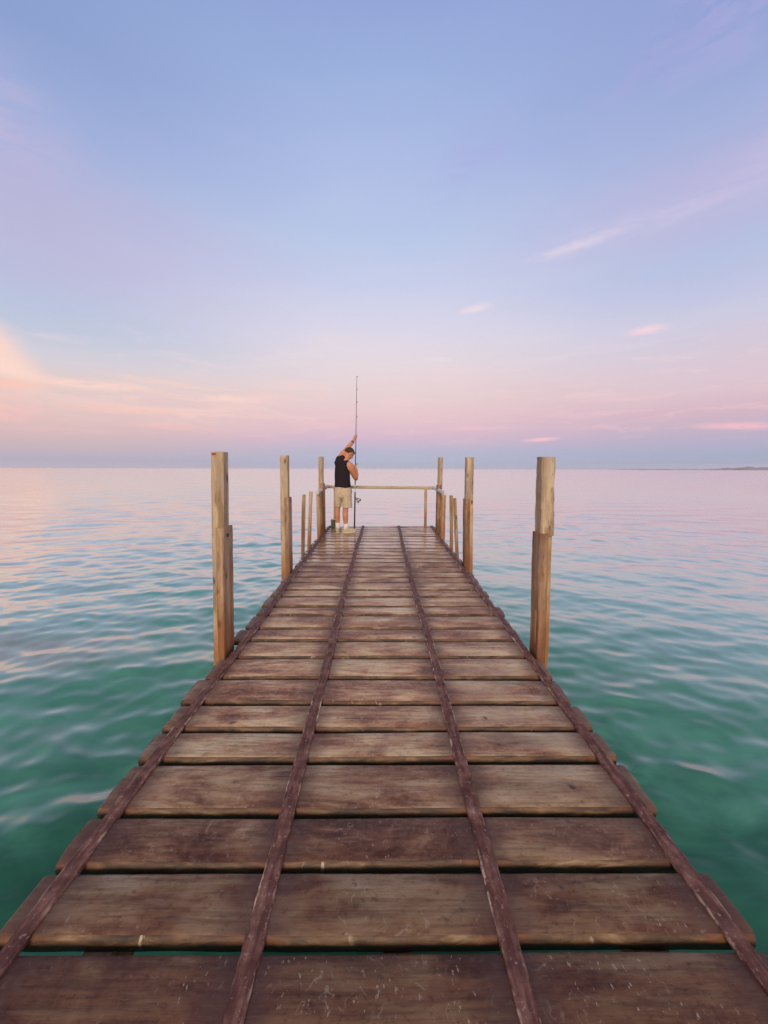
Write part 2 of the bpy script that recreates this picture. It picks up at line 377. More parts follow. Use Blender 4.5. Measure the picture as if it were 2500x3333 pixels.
def deck_edge():
    m, t, b = material("worn_plank_edge")
    geo = t.node('ShaderNodeNewGeometry')
    isl = geo.outputs['Random Per Island']; P = geo.outputs['Position']
    px, py, pz = t.sep(P)
    q = t.vm('ADD', P, t.comb(t.m('MULTIPLY', isl, 37.0), t.m('MULTIPLY', isl, 11.0), 0.0))
    n1 = t.noise(t.vm('MULTIPLY', q, (0.25, 1, 1)), 22, 5, 0.65, 0.5)
    n2 = t.noise(t.vm('MULTIPLY', q, (1, 0.4, 0.4)), 26, 4, 0.6)
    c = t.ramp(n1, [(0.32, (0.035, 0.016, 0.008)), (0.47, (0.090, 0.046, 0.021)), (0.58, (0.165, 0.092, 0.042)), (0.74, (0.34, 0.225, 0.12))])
    chip = t.m('MULTIPLY', t.mapr(n2, 0.62, 0.68), t.mapr(t.noise(q, 2.4, 2), 0.52, 0.60))
    c = t.mix(t.m('MULTIPLY', chip, 0.8), c, (0.58, 0.47, 0.32))
    dm = None
    for bx, bw in BAT:
        dd = t.m('ABSOLUTE', t.m('SUBTRACT', px, bx))
        dm = dd if dm is None else t.m('MINIMUM', dm, dd)
    rust = t.mapr(t.m('ADD', dm, t.m('MULTIPLY', t.m('SUBTRACT', n2, 0.5), 0.1)), 0.13, 0.04)
    c = t.mix(t.m('MULTIPLY', rust, 0.55), c, (0.17, 0.050, 0.016))
    # gap shade painted near-black into each edge's lower half, with a ragged upper limit
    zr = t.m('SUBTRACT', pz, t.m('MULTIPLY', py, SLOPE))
    gap_shade = t.mapr(t.m('ADD', zr, t.m('MULTIPLY', t.m('SUBTRACT', n1, 0.5), 0.05)), -0.008, -0.030)
    c = t.mix(t.m('MULTIPLY', gap_shade, 0.85), c, (0.030, 0.017, 0.010))
    t.put(b.inputs['Base Color'], c)
    b.inputs['Roughness'].default_value = 0.6
    t.put(b.inputs['Normal'], t.bump(t.m('ADD', n1, n2), 0.6, 0.006))
    return m
def strip_mat():
    m, t, b = material("maroon_runner_strip")
    co = t.node('ShaderNodeTexCoord').outputs['Object']
    oi = t.node('ShaderNodeObjectInfo').outputs['Random']
    q = t.vm('ADD', co, t.comb(t.m('MULTIPLY', oi, 9.0), t.m('MULTIPLY', oi, 19.0), 0.0))
    n = t.noise(t.vm('MULTIPLY', q, (1, 0.12, 1)), 60, 5, 0.6)
    n2 = t.noise(q, 16, 4, 0.6)
    c = t.ramp(t.m('ADD', t.m('MULTIPLY', n, 0.5), t.m('MULTIPLY', n2, 0.5)),
               [(0.34, (0.060, 0.021, 0.015)), (0.48, (0.120, 0.047, 0.034)), (0.6, (0.21, 0.100, 0.070)), (0.72, (0.40, 0.26, 0.18))])
    # chipped pale arrises along both long edges
    eu = t.node('ShaderNodeAttribute', attribute_name='across').outputs['Fac']
    ed = t.mapr(t.m('ADD', t.m('ABSOLUTE', eu), t.m('MULTIPLY', t.m('SUBTRACT', n2, 0.5), 0.5)), 0.70, 0.86)
    chip = t.m('MULTIPLY', ed, t.mapr(t.noise(t.vm('MULTIPLY', q, (1, 0.55, 1)), 17, 5, 0.7), 0.45, 0.56))
    c = t.mix(t.m('MULTIPLY', chip, t.mapr(t.noise(q, 5.0, 3), 0.38, 0.62, 0.05, 0.95)), c, (0.56, 0.42, 0.31))
    pits = t.m('MULTIPLY', t.mapr(t.noise(q, 70, 3), 0.62, 0.70), 0.6)
    c = t.mix(pits, c, (0.36, 0.26, 0.21))
    t.put(b.inputs['Base Color'], c)
    b.inputs['Roughness'].default_value = 0.62; b.inputs['Specular IOR Level'].default_value = 0.22
    t.put(b.inputs['Normal'], t.bump(t.m('ADD', n, n2), 0.8, 0.008))
    return m
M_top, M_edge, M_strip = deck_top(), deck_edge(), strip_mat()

# ------------------------------------------------------------------ sea
def water_mat():
    m, t, b = material("sea_water")
    P = t.node('ShaderNodeNewGeometry').outputs['Position']
    N = t.node('ShaderNodeNewGeometry').outputs['Normal']
    px, py, pz = t.sep(P)
    # seabed seen through the shallows: sand, weed and deeper water further out
    bed = t.noise(t.vm('MULTIPLY', P, (0.7, 1.1, 0)), 0.42, 5, 0.6, 0.8)
    bed2 = t.noise(t.vm('MULTIPLY', P, (0.8, 1.6, 0)), 1.5, 4, 0.6, 0.6)
    c = t.ramp(t.m('ADD', t.m('MULTIPLY', bed, 0.7), t.m('MULTIPLY', bed2, 0.3)),
               [(0.34, (0.013, 0.080, 0.040)), (0.47, (0.029, 0.124, 0.072)), (0.58, (0.048, 0.185, 0.105)), (0.70, (0.10, 0.27, 0.17))])
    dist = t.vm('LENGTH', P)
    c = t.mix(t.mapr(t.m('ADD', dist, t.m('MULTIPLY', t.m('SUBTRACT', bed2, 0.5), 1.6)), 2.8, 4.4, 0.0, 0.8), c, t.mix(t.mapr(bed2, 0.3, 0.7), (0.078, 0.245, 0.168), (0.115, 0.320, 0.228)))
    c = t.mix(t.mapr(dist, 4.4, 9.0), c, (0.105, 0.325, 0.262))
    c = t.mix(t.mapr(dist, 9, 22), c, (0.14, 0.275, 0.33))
    # sea floor sediment: one brownish cloud to the left of the first post
    d = t.vm('LENGTH', t.vm('MULTIPLY', t.vm('SUBTRACT', P, (-5.2, 4.9, 0)), (0.42, 1.3, 0)))
    c = t.mix(t.m('MULTIPLY', t.mapr(t.m('ADD', d, t.m('MULTIPLY', t.m('SUBTRACT', bed2, 0.5), 1.2)), 1.1, 0.3), 0.6), c, (0.21, 0.19, 0.14))
    # small ripples as a slope field; further out only the wave faces that lean towards the shore are seen
    w1 = t.vm('SUBTRACT', t.noise(t.vm('MULTIPLY', P, (0.5, 1.0, 0)), 6.5, 4, 0.6, 0.3, color=True), (0.5, 0.5, 0.5))
    w2 = t.vm('SUBTRACT', t.noise(t.vm('MULTIPLY', P, (0.3, 1.0, 0)), 0.9, 3, 0.55, color=True), (0.5, 0.5, 0.5))
    w3 = t.vm('SUBTRACT', t.noise(t.vm('MULTIPLY', P, (0.3, 1.0, 0)), 0.16, 3, 0.6, color=True), (0.5, 0.5, 0.5))
    sl_ = t.vm('SCALE', w1, scale=t.mapr(dist, 4, 40, 0.075, 0.09))
    sl_ = t.vm('ADD', sl_, t.vm('SCALE', w2, scale=t.mapr(dist, 10, 80, 0.02, 0.11)))
    sl_ = t.vm('ADD', sl_, t.vm('SCALE', w3, scale=t.mapr(dist, 60, 400, 0.0, 0.08)))
    lean = t.comb(0.0, t.mapr(dist, 9, 45, 0.0, -0.075), 0.0)
    nn = t.vm('NORMALIZE', t.vm('ADD', t.vm('ADD', N, lean), t.vm('MULTIPLY', sl_, (1, 1, 0))))
    t.N.remove(b)
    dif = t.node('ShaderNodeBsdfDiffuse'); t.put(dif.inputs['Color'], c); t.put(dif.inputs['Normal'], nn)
    glo = t.node('ShaderNodeBsdfGlossy'); glo.inputs['Color'].default_value = (0.96, 0.96, 0.95, 1)
    t.put(glo.inputs['Roughness'], t.mapr(dist, 5, 120, 0.03, 0.14)); t.put(glo.inputs['Normal'], nn)
    lw = t.node('ShaderNodeLayerWeight'); t.put(lw.inputs['Normal'], nn)
    fr = t.mapr(lw.outputs['Facing'], 0.44, 0.97, 0.012, 0.92)
    mx = t.node('ShaderNodeMixShader'); t.put(mx.inputs[0], fr)
    t.L.new(dif.outputs[0], mx.inputs[1]); t.L.new(glo.outputs[0], mx.inputs[2])
    t.L.new(mx.outputs[0], m.node_tree.nodes['Material Output'].inputs['Surface'])
    return m
M_sea = water_mat()

def build_sea():
    hc = CAM_H - SEA
    # rows follow the depression angle so that wave detail is even across the view
    r1 = np.linspace(0.15, 1.2, 14, endpoint=False)
    fy = 1250.0 * hc
    r2_ = fy / np.concatenate([np.arange(fy / 1.2, fy / 6.0, -2.6), np.arange(fy / 6.0, fy / 70.0, -1.0)])
    r3 = np.geomspace(71.0, 4800.0, 110)
    rr = np.concatenate([r1, r2_, r3])
    front = np.arange(-62, 62.001, 0.12)
    backa = np.arange(64, 298, 3.0)
    aa = np.radians(np.concatenate([front, backa]))
    Rg, A = np.meshgrid(rr, aa, indexing='ij')
    X = Rg * np.sin(A); Y = Rg * np.cos(A)
    Z = np.zeros_like(X)
    rs = np.random.RandomState(11)
    spacing = np.gradient(rr)[:, None]
    DX = np.zeros_like(X); DY = np.zeros_like(X)
    # uneven gusts: slow modulation of the ripple height
    gust = 0.85 + 0.45 * np.sin(0.31 * X + 0.9 * np.sin(0.23 * Y + 1.0)) * np.sin(0.27 * Y + 0.8 * np.sin(0.19 * X) + 2.0)
    comps = []
    for i in range(64):
        lam = math.exp(rs.uniform(math.log(0.22), math.log(2.7)))
        th = rs.normal(0, R(34)) + R(4)
        k = 2 * math.pi / lam
        slope = 0.0208 * (1.2 if lam < 0.8 else 0.6)
        comps.append((lam, th, k, slope / k, rs.uniform(0, 6.283)))
    for lam, th, k, amp, ph in comps:
        kx, ky = k * math.sin(th), k * math.cos(th)
        att = np.clip((lam / (spacing + 1e-6) - 2.5) / 3.0, 0, 1)
        att = att * np.clip(1.35 - Rg / (lam * 22.0 + 6.0), 0.0, 1.0)
        # phase wander keeps crests short and irregular
        wob = 1.3 * np.sin(0.35 * kx * Y * 0.7 - 0.22 * ky * X + ph * 3) + 0.7 * np.sin(0.17 * ky * X + 0.11 * k * Y + ph * 5)
        arg = kx * X + ky * Y + ph + wob
        g = gust if lam < 2 else 1.0
        Z += att * amp * g * np.cos(arg)
        q = 0.45
        DX += -att * amp * q * math.sin(th) * np.sin(arg)
        DY += -att * amp * q * math.cos(th) * np.sin(arg)
    nr, na = X.shape
    V = np.stack([X + DX, Y + DY, SEA + Z], -1).reshape(-1, 3).astype(np.float32)
    V = np.vstack([V, [[0, 0, SEA]]]).astype(np.float32)
    i, j = np.meshgrid(np.arange(nr - 1), np.arange(na), indexing='ij')
    j2 = (j + 1) % na
    quads = np.stack([i * na + j, i * na + j2, (i + 1) * na + j2, (i + 1) * na + j], -1).reshape(-1, 4)[:, ::-1]
    jj = np.arange(na)
    tris = np.stack([np.full(na, nr * na), (jj + 1) % na, jj], -1)[:, ::-1]
    tris = tris[:, ::-1]
    me = bpy.data.meshes.new("sea")
    nq, nt_ = len(quads), len(tris)
    me.vertices.add(len(V)); me.vertices.foreach_set('co', V.ravel())
    me.loops.add(nq * 4 + nt_ * 3)
    me.loops.foreach_set('vertex_index', np.concatenate([quads.ravel(), tris.ravel()]).astype(np.int32))
    me.polygons.add(nq + nt_)
    me.polygons.foreach_set('loop_start', np.concatenate([np.arange(nq) * 4, nq * 4 + np.arange(nt_) * 3]).astype(np.int32))
    me.polygons.foreach_set('use_smooth', np.ones(nq + nt_, dtype=bool))
    me.update(calc_edges=True)
    if me.polygons[nq // 2].normal.z < 0: me.flip_normals()
    o = link("sea", me, M_sea)
    o['kind'] = 'structure'
    return o
build_sea()

# ------------------------------------------------------------------ far coast
def ridge(name, r, a0, a1, hfun, depth, mat, step=0.05):
    bm = bmesh.new()
    rows = []
    for i in range(int((a1 - a0) / step) + 1):
        a = R(a0 + i * step); u = (a0 + i * step - a0) / (a1 - a0)
        h = max(0.3, hfun(u, a0 + i * step))
        ca, sa = math.cos(a), math.sin(a)
        ring = []
        for rr, z in ((r, SEA - 1), (r + 4, SEA + 0.25 * h), (r + depth * 0.2, SEA + 0.85 * h), (r + depth * 0.45, SEA + h), (r + depth, SEA + 0.4 * h), (r + depth, SEA - 1)):
            ring.append((rr * sa, rr * ca, z))
        rows.append(ring)
    loft(bm, rows)
    o = obj(name, bm, mat)
    o['kind'] = 'structure'
    return o
def fb(x, seed):
    s = 0
    for k in range(1, 7): s += math.sin(x * 1.9 ** k * 1.3 + seed * k * 1.7) / 1.55 ** k
    return s
M_land = simple("coast_scrub", (0.28, 0.20, 0.19), 0.9, 0.1, 0.35, 0.012)
M_hill = simple("far_hills", (0.33, 0.27, 0.26), 0.95, 0.05, 0.2, 0.004)
ridge("coast", 2700, 30.2, 62, lambda u, a: min(1, (a - 30.2) / 2.5) * (3.2 + 0.9 * fb(a * 1.1, 2) + 0.5 * fb(a * 7, 5)), 300, M_land)
ridge("hills", 4000, 39.4, 62, lambda u, a: min(1, (a - 39.4) / 4.0) * (22 + 5 * fb(a * 1.4, 1)), 500, M_hill)

# ------------------------------------------------------------------ jetty
jetty = thing("jetty", (0, 0, 0), "long weathered plank jetty running straight out over the sea", "jetty")
FAR = [0.775, 1.005, 1.228, 1.445, 1.722, 1.943, 2.172, 2.44, 2.721, 2.989, 3.217, 3.495, 3.716, 3.996, 4.205, 4.471, 4.687, 4.911, 5.145, 5.369,
       5.591, 5.821, 6.05, 6.264, 6.516, 6.790, 7.030, 7.270, 7.500, 7.715, 7.940, 8.170, 8.415]
FAR = [-1.02, -0.76, -0.53, -0.25, 0.0, 0.24, 0.5] + FAR
# posts beside the deck: (inner x, y0, y1) so that planks stop short of them
NOTCH = [(-1.145, 2.76, 2.97, -1), (1.140, 2.745, 2.93, 1), (-1.190, 4.92, 5.11, -1), (1.115, 5.16, 5.31, 1), (-1.137, 7.56, 7.76, -1), (1.09, 7.56, 7.76, 1),
         (-1.16, 7.25, 7.36, -1), (1.09, 6.95, 7.05, 1)]
def build_deck():
    bm = bmesh.new()
    TH = 0.052
    for k in range(len(FAR) - 1):
        yf = FAR[k + 1]
        yn = FAR[k] + rnd.uniform(0.026, 0.042)
        if k >= len(FAR) - 12: yn = FAR[k] + rnd.uniform(0.018, 0.028)
        jag = 0.024 if yf < 1.8 else 0.018
        xl, xr = -1.213 + rnd.uniform(-jag, jag), 1.167 + rnd.uniform(-jag, jag)
        for nx, y0, y1, s in NOTCH:
            if yn < y1 + 0.012 and yf > y0 - 0.012:
                if s < 0: xl = max(xl, nx + 0.004)
                else: xr = min(xr, nx - 0.004)
        tilt = rnd.uniform(-0.003, 0.003); lift = rnd.uniform(-0.002, 0.003); skew = rnd.uniform(-0.006, 0.006)
        cr = 0.014
        prof = [(0, -cr * 0.2 - 0.012), (cr * 0.30, -cr * 0.30), (cr, 0.0)]
        # cross-section (t along the plank's width, z), anticlockwise seen from +x
        wd = yf - yn
        sec = [(0.004, -TH), (0.0, -TH * 0.55), (0.001, -0.017), (0.005, -0.008), (0.011, -0.003), (0.020, 0.0),
               (wd * 0.35, 0.0015), (wd * 0.65, 0.0015), (wd - 0.016, 0.0), (wd - 0.007, -0.004), (wd - 0.002, -0.012), (wd, -TH * 0.5), (wd - 0.003, -TH)]
        n = 64
        rings = []
        ph = rnd.uniform(0, 50)
        us = [0.0, 0.004] + [i / n for i in range(1, n)] + [0.996, 1.0]
        for i, u in enumerate(us):
            x = xl + (xr - xl) * u
            e = 0.0014 * math.sin(x * 3.1 + ph) + 0.0006 * math.sin(x * 23 + ph * 2) + 0.0007 * rnd.uniform(-1, 1)
            e2 = 0.0014 * math.sin(x * 4 + ph * 3) + 0.0007 * rnd.uniform(-1, 1)
            ends = max(0, 1 - min(u, 1 - u) * (xr - xl) / 0.009)
            ring = []
            for (t, z) in sec:
                y = yn + t + (e if t < wd / 2 else e2) + skew * (x / 1.2)
                zz = z + lift + tilt * x + 0.0012 * math.sin(x * 5 + ph)
                if ends: 
                    y += (yn + wd / 2 - y) * 0.03 * ends; zz -= 0.005 * ends * (1 if z > -0.02 else -0.3)
                xx = x + (0.006 * math.sin(t * 60 + ph) if i in (0, len(us) - 1) else 0)
                ring.append((xx, y, zd(y) + zz))
            rings.append(ring)
        vs = loft(bm, rings, 0)
    bm.faces.ensure_lookup_table()
    bm.normal_update()
    bmesh.ops.recalc_face_normals(bm, faces=bm.faces)
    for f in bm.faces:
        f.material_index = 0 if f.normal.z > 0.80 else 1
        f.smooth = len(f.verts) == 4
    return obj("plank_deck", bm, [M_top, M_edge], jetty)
build_deck()

def build_strip(bx, bw, sx):
    bm = bmesh.new()
    lay = bm.verts.layers.float.new('across')
    y0, y1 = -1.0, 8.40
    n = 420
    prev = None
    ph = rnd.uniform(0, 20)
    rows = []
    for i in range(n + 1):
        y = y0 + (y1 - y0) * i / n
        cx = bx + sx * (y - 1.2) + 0.010 * math.sin(y * 0.9 + ph) + 0.004 * math.sin(y * 2.7 + ph)
        hw = bw / 2 + 0.0016 * math.sin(y * 13 + ph) + rnd.uniform(-0.0012, 0.0012)
        h = 0.0125 + 0.0010 * math.sin(y * 5.1 + ph)
        row = []
        for (a, z) in ((-1, -0.006), (-1, h * 0.72), (-0.86, h), (-0.3, h + 0.001), (0.3, h + 0.001), (0.86, h), (1, h * 0.72), (1, -0.006)):
            jit = rnd.uniform(-0.0014, 0.0008) if abs(a) > 0.8 and z > 0 else 0
            v = bm.verts.new((cx + a * hw + (jit if a > 0 else -jit), y, zd(y) + z + jit))
            v[lay] = a * (0.92 if z > 0 else 0.5)
            row.append(v)
        rows.append(row)
    for a, b in zip(rows, rows[1:]):
        for k in range(len(a)):
            bm.faces.new((a[k], a[(k + 1) % len(a)], b[(k + 1) % len(a)], b[k]))
    bm.faces.new(rows[0]); bm.faces.new(rows[-1][::-1])
    return obj("runner_strip", bm, M_strip, jetty)
for (bx, bw), sx in zip(BAT, (-0.0035, -0.003, -0.003, -0.0005)): build_strip(bx, bw, sx)

def box_bm(bm, x0, x1, y0, y1, z0, z1, slope=True):
    pts = []
    for y in (y0, y1):
        o_ = zd(y) if slope else 0
        pts.append([(x0, y, o_ + z0), (x1, y, o_ + z0), (x1, y, o_ + z1), (x0, y, o_ + z1)])
    loft(bm, pts)
for sx in (-0.88, 0.05, 0.86):
    bm = bmesh.new(); box_bm(bm, sx - 0.045, sx + 0.045, -1.0, 8.38, -0.19, -0.056)
    obj("stringer", bm, M_under, jetty)
for y in (0.35, 2.84, 5.08, 7.62):
    bm = bmesh.new(); box_bm(bm, -1.12, 1.09, y - 0.05, y + 0.05, -0.33, -0.193)
    obj("crossbeam", bm, M_under, jetty)

# ------------------------------------------------------------------ posts
M_bolt = simple("rusty_bolt", (0.05, 0.03, 0.025), 0.5, 0.5)
M_red = simple("red_paint", (0.33, 0.06, 0.04), 0.6, 0.3, 0.3, 80)
def timber(bm, b0, t0, w_, d_, ch=0.008, n=22, jit=0.0036, mat=0):
    """squared timber from b0 to t0 (centres of its front faces), width w_, depth d_ towards +y"""
    b0, t0 = Vector(b0), Vector(t0)
    rings = []
    off = [rnd.uniform(-jit, jit) for _ in range(8)]
    for i in range(n + 1):
        c = b0.lerp(t0, i / n)
        hw = w_ / 2
        sec = [(-hw + ch, 0), (hw - ch, 0), (hw, ch), (hw, d_ - ch), (hw - ch, d_), (-hw + ch, d_), (-hw, d_ - ch), (-hw, ch)]
        ring = []
        for k, (x, y) in enumerate(sec):
            off[k] = off[k] * 0.7 + rnd.uniform(-jit, jit) * 0.6
            j = off[k] if 0 < i < n else off[k] * 0.4
            ring.append((c.x + x + j, c.y + y + off[(k + 3) % 8] * 0.8, c.z + (rnd.uniform(-0.002, 0.002) if i == n else 0)))
        rings.append(ring)
    top = [(lambda p: (c.x + (p[0] - c.x) * 0.95, p[1], p[2] + 0.003))(p) for p in rings[-1]]
    rings.append(top)
    loft(bm, rings, mat)
def along(p0, p1, z):
    p0, p1 = Vector(p0), Vector(p1)
    return p0.lerp(p1, (z - p0.z) / (p1.z - p0.z))
GP = "squared mooring posts beside the jetty"
def post(label, yf, xb, xt, zb, zt, w_, d_, name="mooring_post"):
    """base thing at the deck level; returns it with its axis extended down into the water"""
    a = Vector((xb, yf, zb)); c = Vector((xt, yf, zt))
    t = thing(name, (xb, yf + d_ / 2, SEA), label, "post", GP)
    return t, a, c

# left side, nearest
t, a, c = post("thick pale squared post with red paint on its top corner", 2.80, -1.243, -1.190, 0.0, 1.583, 0.090, 0.105)
bm = bmesh.new(); timber(bm, along(a, c, SEA - 0.6), c, 0.090, 0.105, ch=0.010); obj("main_timber", bm, M_pale, t)
bm = bmesh.new(); timber(bm, along(a, c, -0.7) + Vector((0.036, -0.026, 0)), along(a, c, 1.03) + Vector((0.022, -0.026, 0)), 0.056, 0.185)
obj("brace_board", bm, M_tan, t)
bm = bmesh.new(); p = along(a, c, 1.01); tube(bm, [p + Vector((0.040, 0.05, -0.04)), p + Vector((0.060, 0.05, -0.04))], 0.013, 10); obj("bolt", bm, M_bolt, t)
bm = bmesh.new(); p = along(a, c, 1.572); box_bm(bm, p.x - 0.036, p.x - 0.004, 2.7975, 2.7990, p.z - 0.010, p.z + 0.006, False); obj("paint_daub", bm, M_red, t)
# left side, second
t, a, c = post("leaning pale squared post, second on the left, with knot halfway down its upper part", 4.945, -1.273, -1.252, 0.12, 1.63, 0.094, 0.10)
bm = bmesh.new(); timber(bm, along(a, c, SEA - 0.6), c, 0.098, 0.10); obj("main_timber", bm, M_pale, t)
bm = bmesh.new(); timber(bm, along(a, c, -0.6) + Vector((0.040, -0.026, 0)), along(a, c, 1.09) + Vector((0.034, -0.026, 0)), 0.058, 0.18); obj("brace_board", bm, M_tan, t)
bm = bmesh.new(); p = along(a, c, 1.06); tube(bm, [p + Vector((0.060, 0.05, 0)), p + Vector((0.073, 0.05, 0))], 0.013, 10); obj("bolt", bm, M_bolt, t)
# left side, third
t, a, c = post("slim squared post behind the left end of the pole railing, next to the angler", 7.62, -1.212, -1.206, 0.2, 1.697, 0.092, 0.09)
bm = bmesh.new(); timber(bm, along(a, c, SEA - 0.6), c, 0.094, 0.09); obj("main_timber", bm, M_pale, t)
bm = bmesh.new(); timber(bm, along(a, c, -0.6) + Vector((0.030, -0.024, 0)), along(a, c, 1.167) + Vector((0.026, -0.024, 0)), 0.076, 0.16); obj("brace_board", bm, M_brown, t)
# right side, nearest
t, a, c = post("thick post in two joined lengths, pale above and rust streaked below", 2.775, 1.216, 1.186, 0.0, 1.555, 0.095, 0.11)
bm = bmesh.new(); timber(bm, along(a, c, 0.984) + Vector((0.012, -0.018, 0)), c + Vector((0.006, -0.018, 0)), 0.096, 0.12, ch=0.010); obj("upper_timber", bm, M_pale, t)
bm = bmesh.new(); timber(bm, along(a, c, SEA - 0.6) + Vector((0.012, 0.004, 0)), along(a, c, 0.982) + Vector((0.006, 0.004, 0)), 0.098, 0.10); obj("lower_timber", bm, M_log, t)
bm = bmesh.new(); timber(bm, along(a, c, -0.7) + Vector((-0.010, -0.028, 0)), along(a, c, 0.998) + Vector((-0.013, -0.028, 0)), 0.066, 0.150); obj("brace_board", bm, M_brown, t)
# right side, second
t, a, c = post("post with a pale stub set on a brown lower half, second on the right", 5.175, 1.206, 1.180, 0.12, 1.62, 0.096, 0.10)
bm = bmesh.new(); timber(bm, along(a, c, 1.046) + Vector((-0.004, 0, 0)), c, 0.100, 0.10); obj("upper_timber", bm, M_pale, t)
bm = bmesh.new(); timber(bm, along(a, c, SEA - 0.6) + Vector((0.006, 0.006, 0)), along(a, c, 1.044) + Vector((0.002, 0.006, 0)), 0.094, 0.10); obj("lower_timber", bm, M_log, t)
bm = bmesh.new(); timber(bm, along(a, c, -0.6) + Vector((-0.026, -0.022, 0)), along(a, c, 1.06) + Vector((-0.034, -0.022, 0)), 0.066, 0.15); obj("brace_board", bm, M_brown, t)
# right side, third
t, a, c = post("slim squared post behind the right end of the pole railing", 7.62, 1.150, 1.157, 0.2, 1.688, 0.090, 0.09)
bm = bmesh.new(); timber(bm, along(a, c, SEA - 0.6), c, 0.088, 0.09); obj("main_timber", bm, M_pale, t)
bm = bmesh.new(); timber(bm, along(a, c, -0.6) + Vector((-0.012, -0.024, 0)), along(a, c, 1.146) + Vector((-0.014, -0.024, 0)), 0.086, 0.16); obj("brace_board", bm, M_brown, t)

def log(bm, p0, p1, r, n=14, seg=18, taper=0.0, jit=0.08):
    p0, p1 = Vector(p0), Vector(p1)
    ph = rnd.uniform(0, 30)
    pts, rad = [], []
    for i in range(seg + 1):
        u = i / seg
        pts.append(p0.lerp(p1, u) + Vector((math.sin(u * 5 + ph), math.cos(u * 4 + ph), 0)) * r * jit)
        rad.append(r * (1 - taper * u) * (1 + jit * 0.6 * math.sin(u * 17 + ph)))
    ax = (p1 - p0).normalized()
    pts.append(pts[-1] + ax * r * 0.05); rad.append(rad[-1] * 0.93)
    d = p1 - p0
    tube(bm, pts, rad, n, ref=Vector((0, 1, 0)) if abs(d.y) < d.length * 0.7 else Vector((1, 0, 0)))
GS = "round stakes beside the jetty"
def stake(label, x_t, z_t, x_b, z_b, y, r):
    a, c = Vector((x_b, y, z_b)), Vector((x_t, y, z_t))
    b0 = along(a, c, SEA - 0.5)
    bm = bmesh.new(); log(bm, b0, c, r)
    tag(obj("wooden_stake", bm, M_log, smooth=False), label, "stake", GS)
stake("short round stake nearer the viewer of the two left stakes", -1.206, 1.064, -1.243, 0.143, 5.95, 0.029)
stake("short round stake on the left between the lone stake and the railing", -1.204, 1.077, -1.247, 0.152, 6.50, 0.030)
stake("upright round stake on the right with red stain down its foot", 1.151, 1.029, 1.171, 0.157, 6.36, 0.029)
stake("short round stake on the right leaning inwards beside the second squared post", 1.132, 1.014, 1.187, 0.150, 5.95, 0.028)

# ------------------------------------------------------------------ railing
rl = thing("railing", (0, 8.2, zd(8.2)), "low railing of round poles closing the far end of the jetty", "railing")
bm = bmesh.new(); log(bm, (-1.165, 8.2, 1.080), (1.105, 8.2, 1.060), 0.031, seg=30, jit=0.05); obj("top_rail", bm, M_rail, rl, True)
bm = bmesh.new(); log(bm, (-1.158, 8.22, 1.088), (-1.221, 7.22, 1.012), 0.036, jit=0.04); obj("side_rail", bm, M_silver, rl, True)
bm = bmesh.new(); log(bm, (1.100, 8.22, 1.070), (1.156, 6.97, 1.018), 0.034, jit=0.04); obj("side_rail", bm, M_silver, rl, True)
for x, y, zt, r in ((-1.208, 7.31, 0.985, 0.038), (1.133, 7.0, 0.99, 0.036)):
    bm = bmesh.new(); log(bm, (x - 0.008, y, SEA - 0.5), (x, y, zt), r); obj("upright", bm, M_log, rl)
for x in (-1.000, 0.936):
    bm = bmesh.new(); log(bm, (x - 0.004, 8.17, zd(8.17) - 0.02), (x, 8.19, 1.045), 0.029); obj("upright", bm, M_log, rl)

# ------------------------------------------------------------------ angler
M_skin = simple("tanned_skin", (0.53, 0.225, 0.115), 0.55, 0.35, 0.10, 14)
M_shirt = simple("black_cotton", (0.018, 0.012, 0.016), 0.85, 0.2, 0.25, 60)
M_short = simple("khaki_cotton", (0.50, 0.395, 0.275), 0.9, 0.15, 0.10, 22)
M_sock = simple("white_cotton", (0.80, 0.74, 0.70), 0.9, 0.1, 0.05, 60)
M_shoe = simple("khaki_suede", (0.52, 0.45, 0.28), 0.8, 0.2, 0.22, 40)
M_sole = simple("pale_rubber", (0.62, 0.55, 0.36), 0.7, 0.3, 0.1, 30)
M_hair = simple("dark_brown_hair", (0.055, 0.030, 0.020), 0.75, 0.2, 0.5, 90, bump=0.01)
M_watch = simple("dark_red_band", (0.07, 0.018, 0.02), 0.5, 0.4)
M_eye = simple("eye_dark", (0.03, 0.02, 0.02), 0.3, 0.5)
ZF = zd(7.62)
man = thing("person", (-0.80, 7.62, ZF), "person in black sleeveless top and khaki shorts holding a long upright fishing rod", "person")
ROD0, ROD1 = Vector((-0.589, 8.194, 0.203)), Vector((-0.497, 7.78, 3.27))
def rodp(z): return ROD0.lerp(ROD1, (z - ROD0.z) / (ROD1.z - ROD0.z))
rax = (ROD1 - ROD0).normalized()

def remesh(o, vox, smooth=4):
    m = o.modifiers.new("join", 'REMESH'); m.mode = 'VOXEL'; m.voxel_size = vox; m.use_smooth_shade = True
    s = o.modifiers.new("soften", 'SMOOTH'); s.factor = 0.5; s.iterations = smooth
    return o

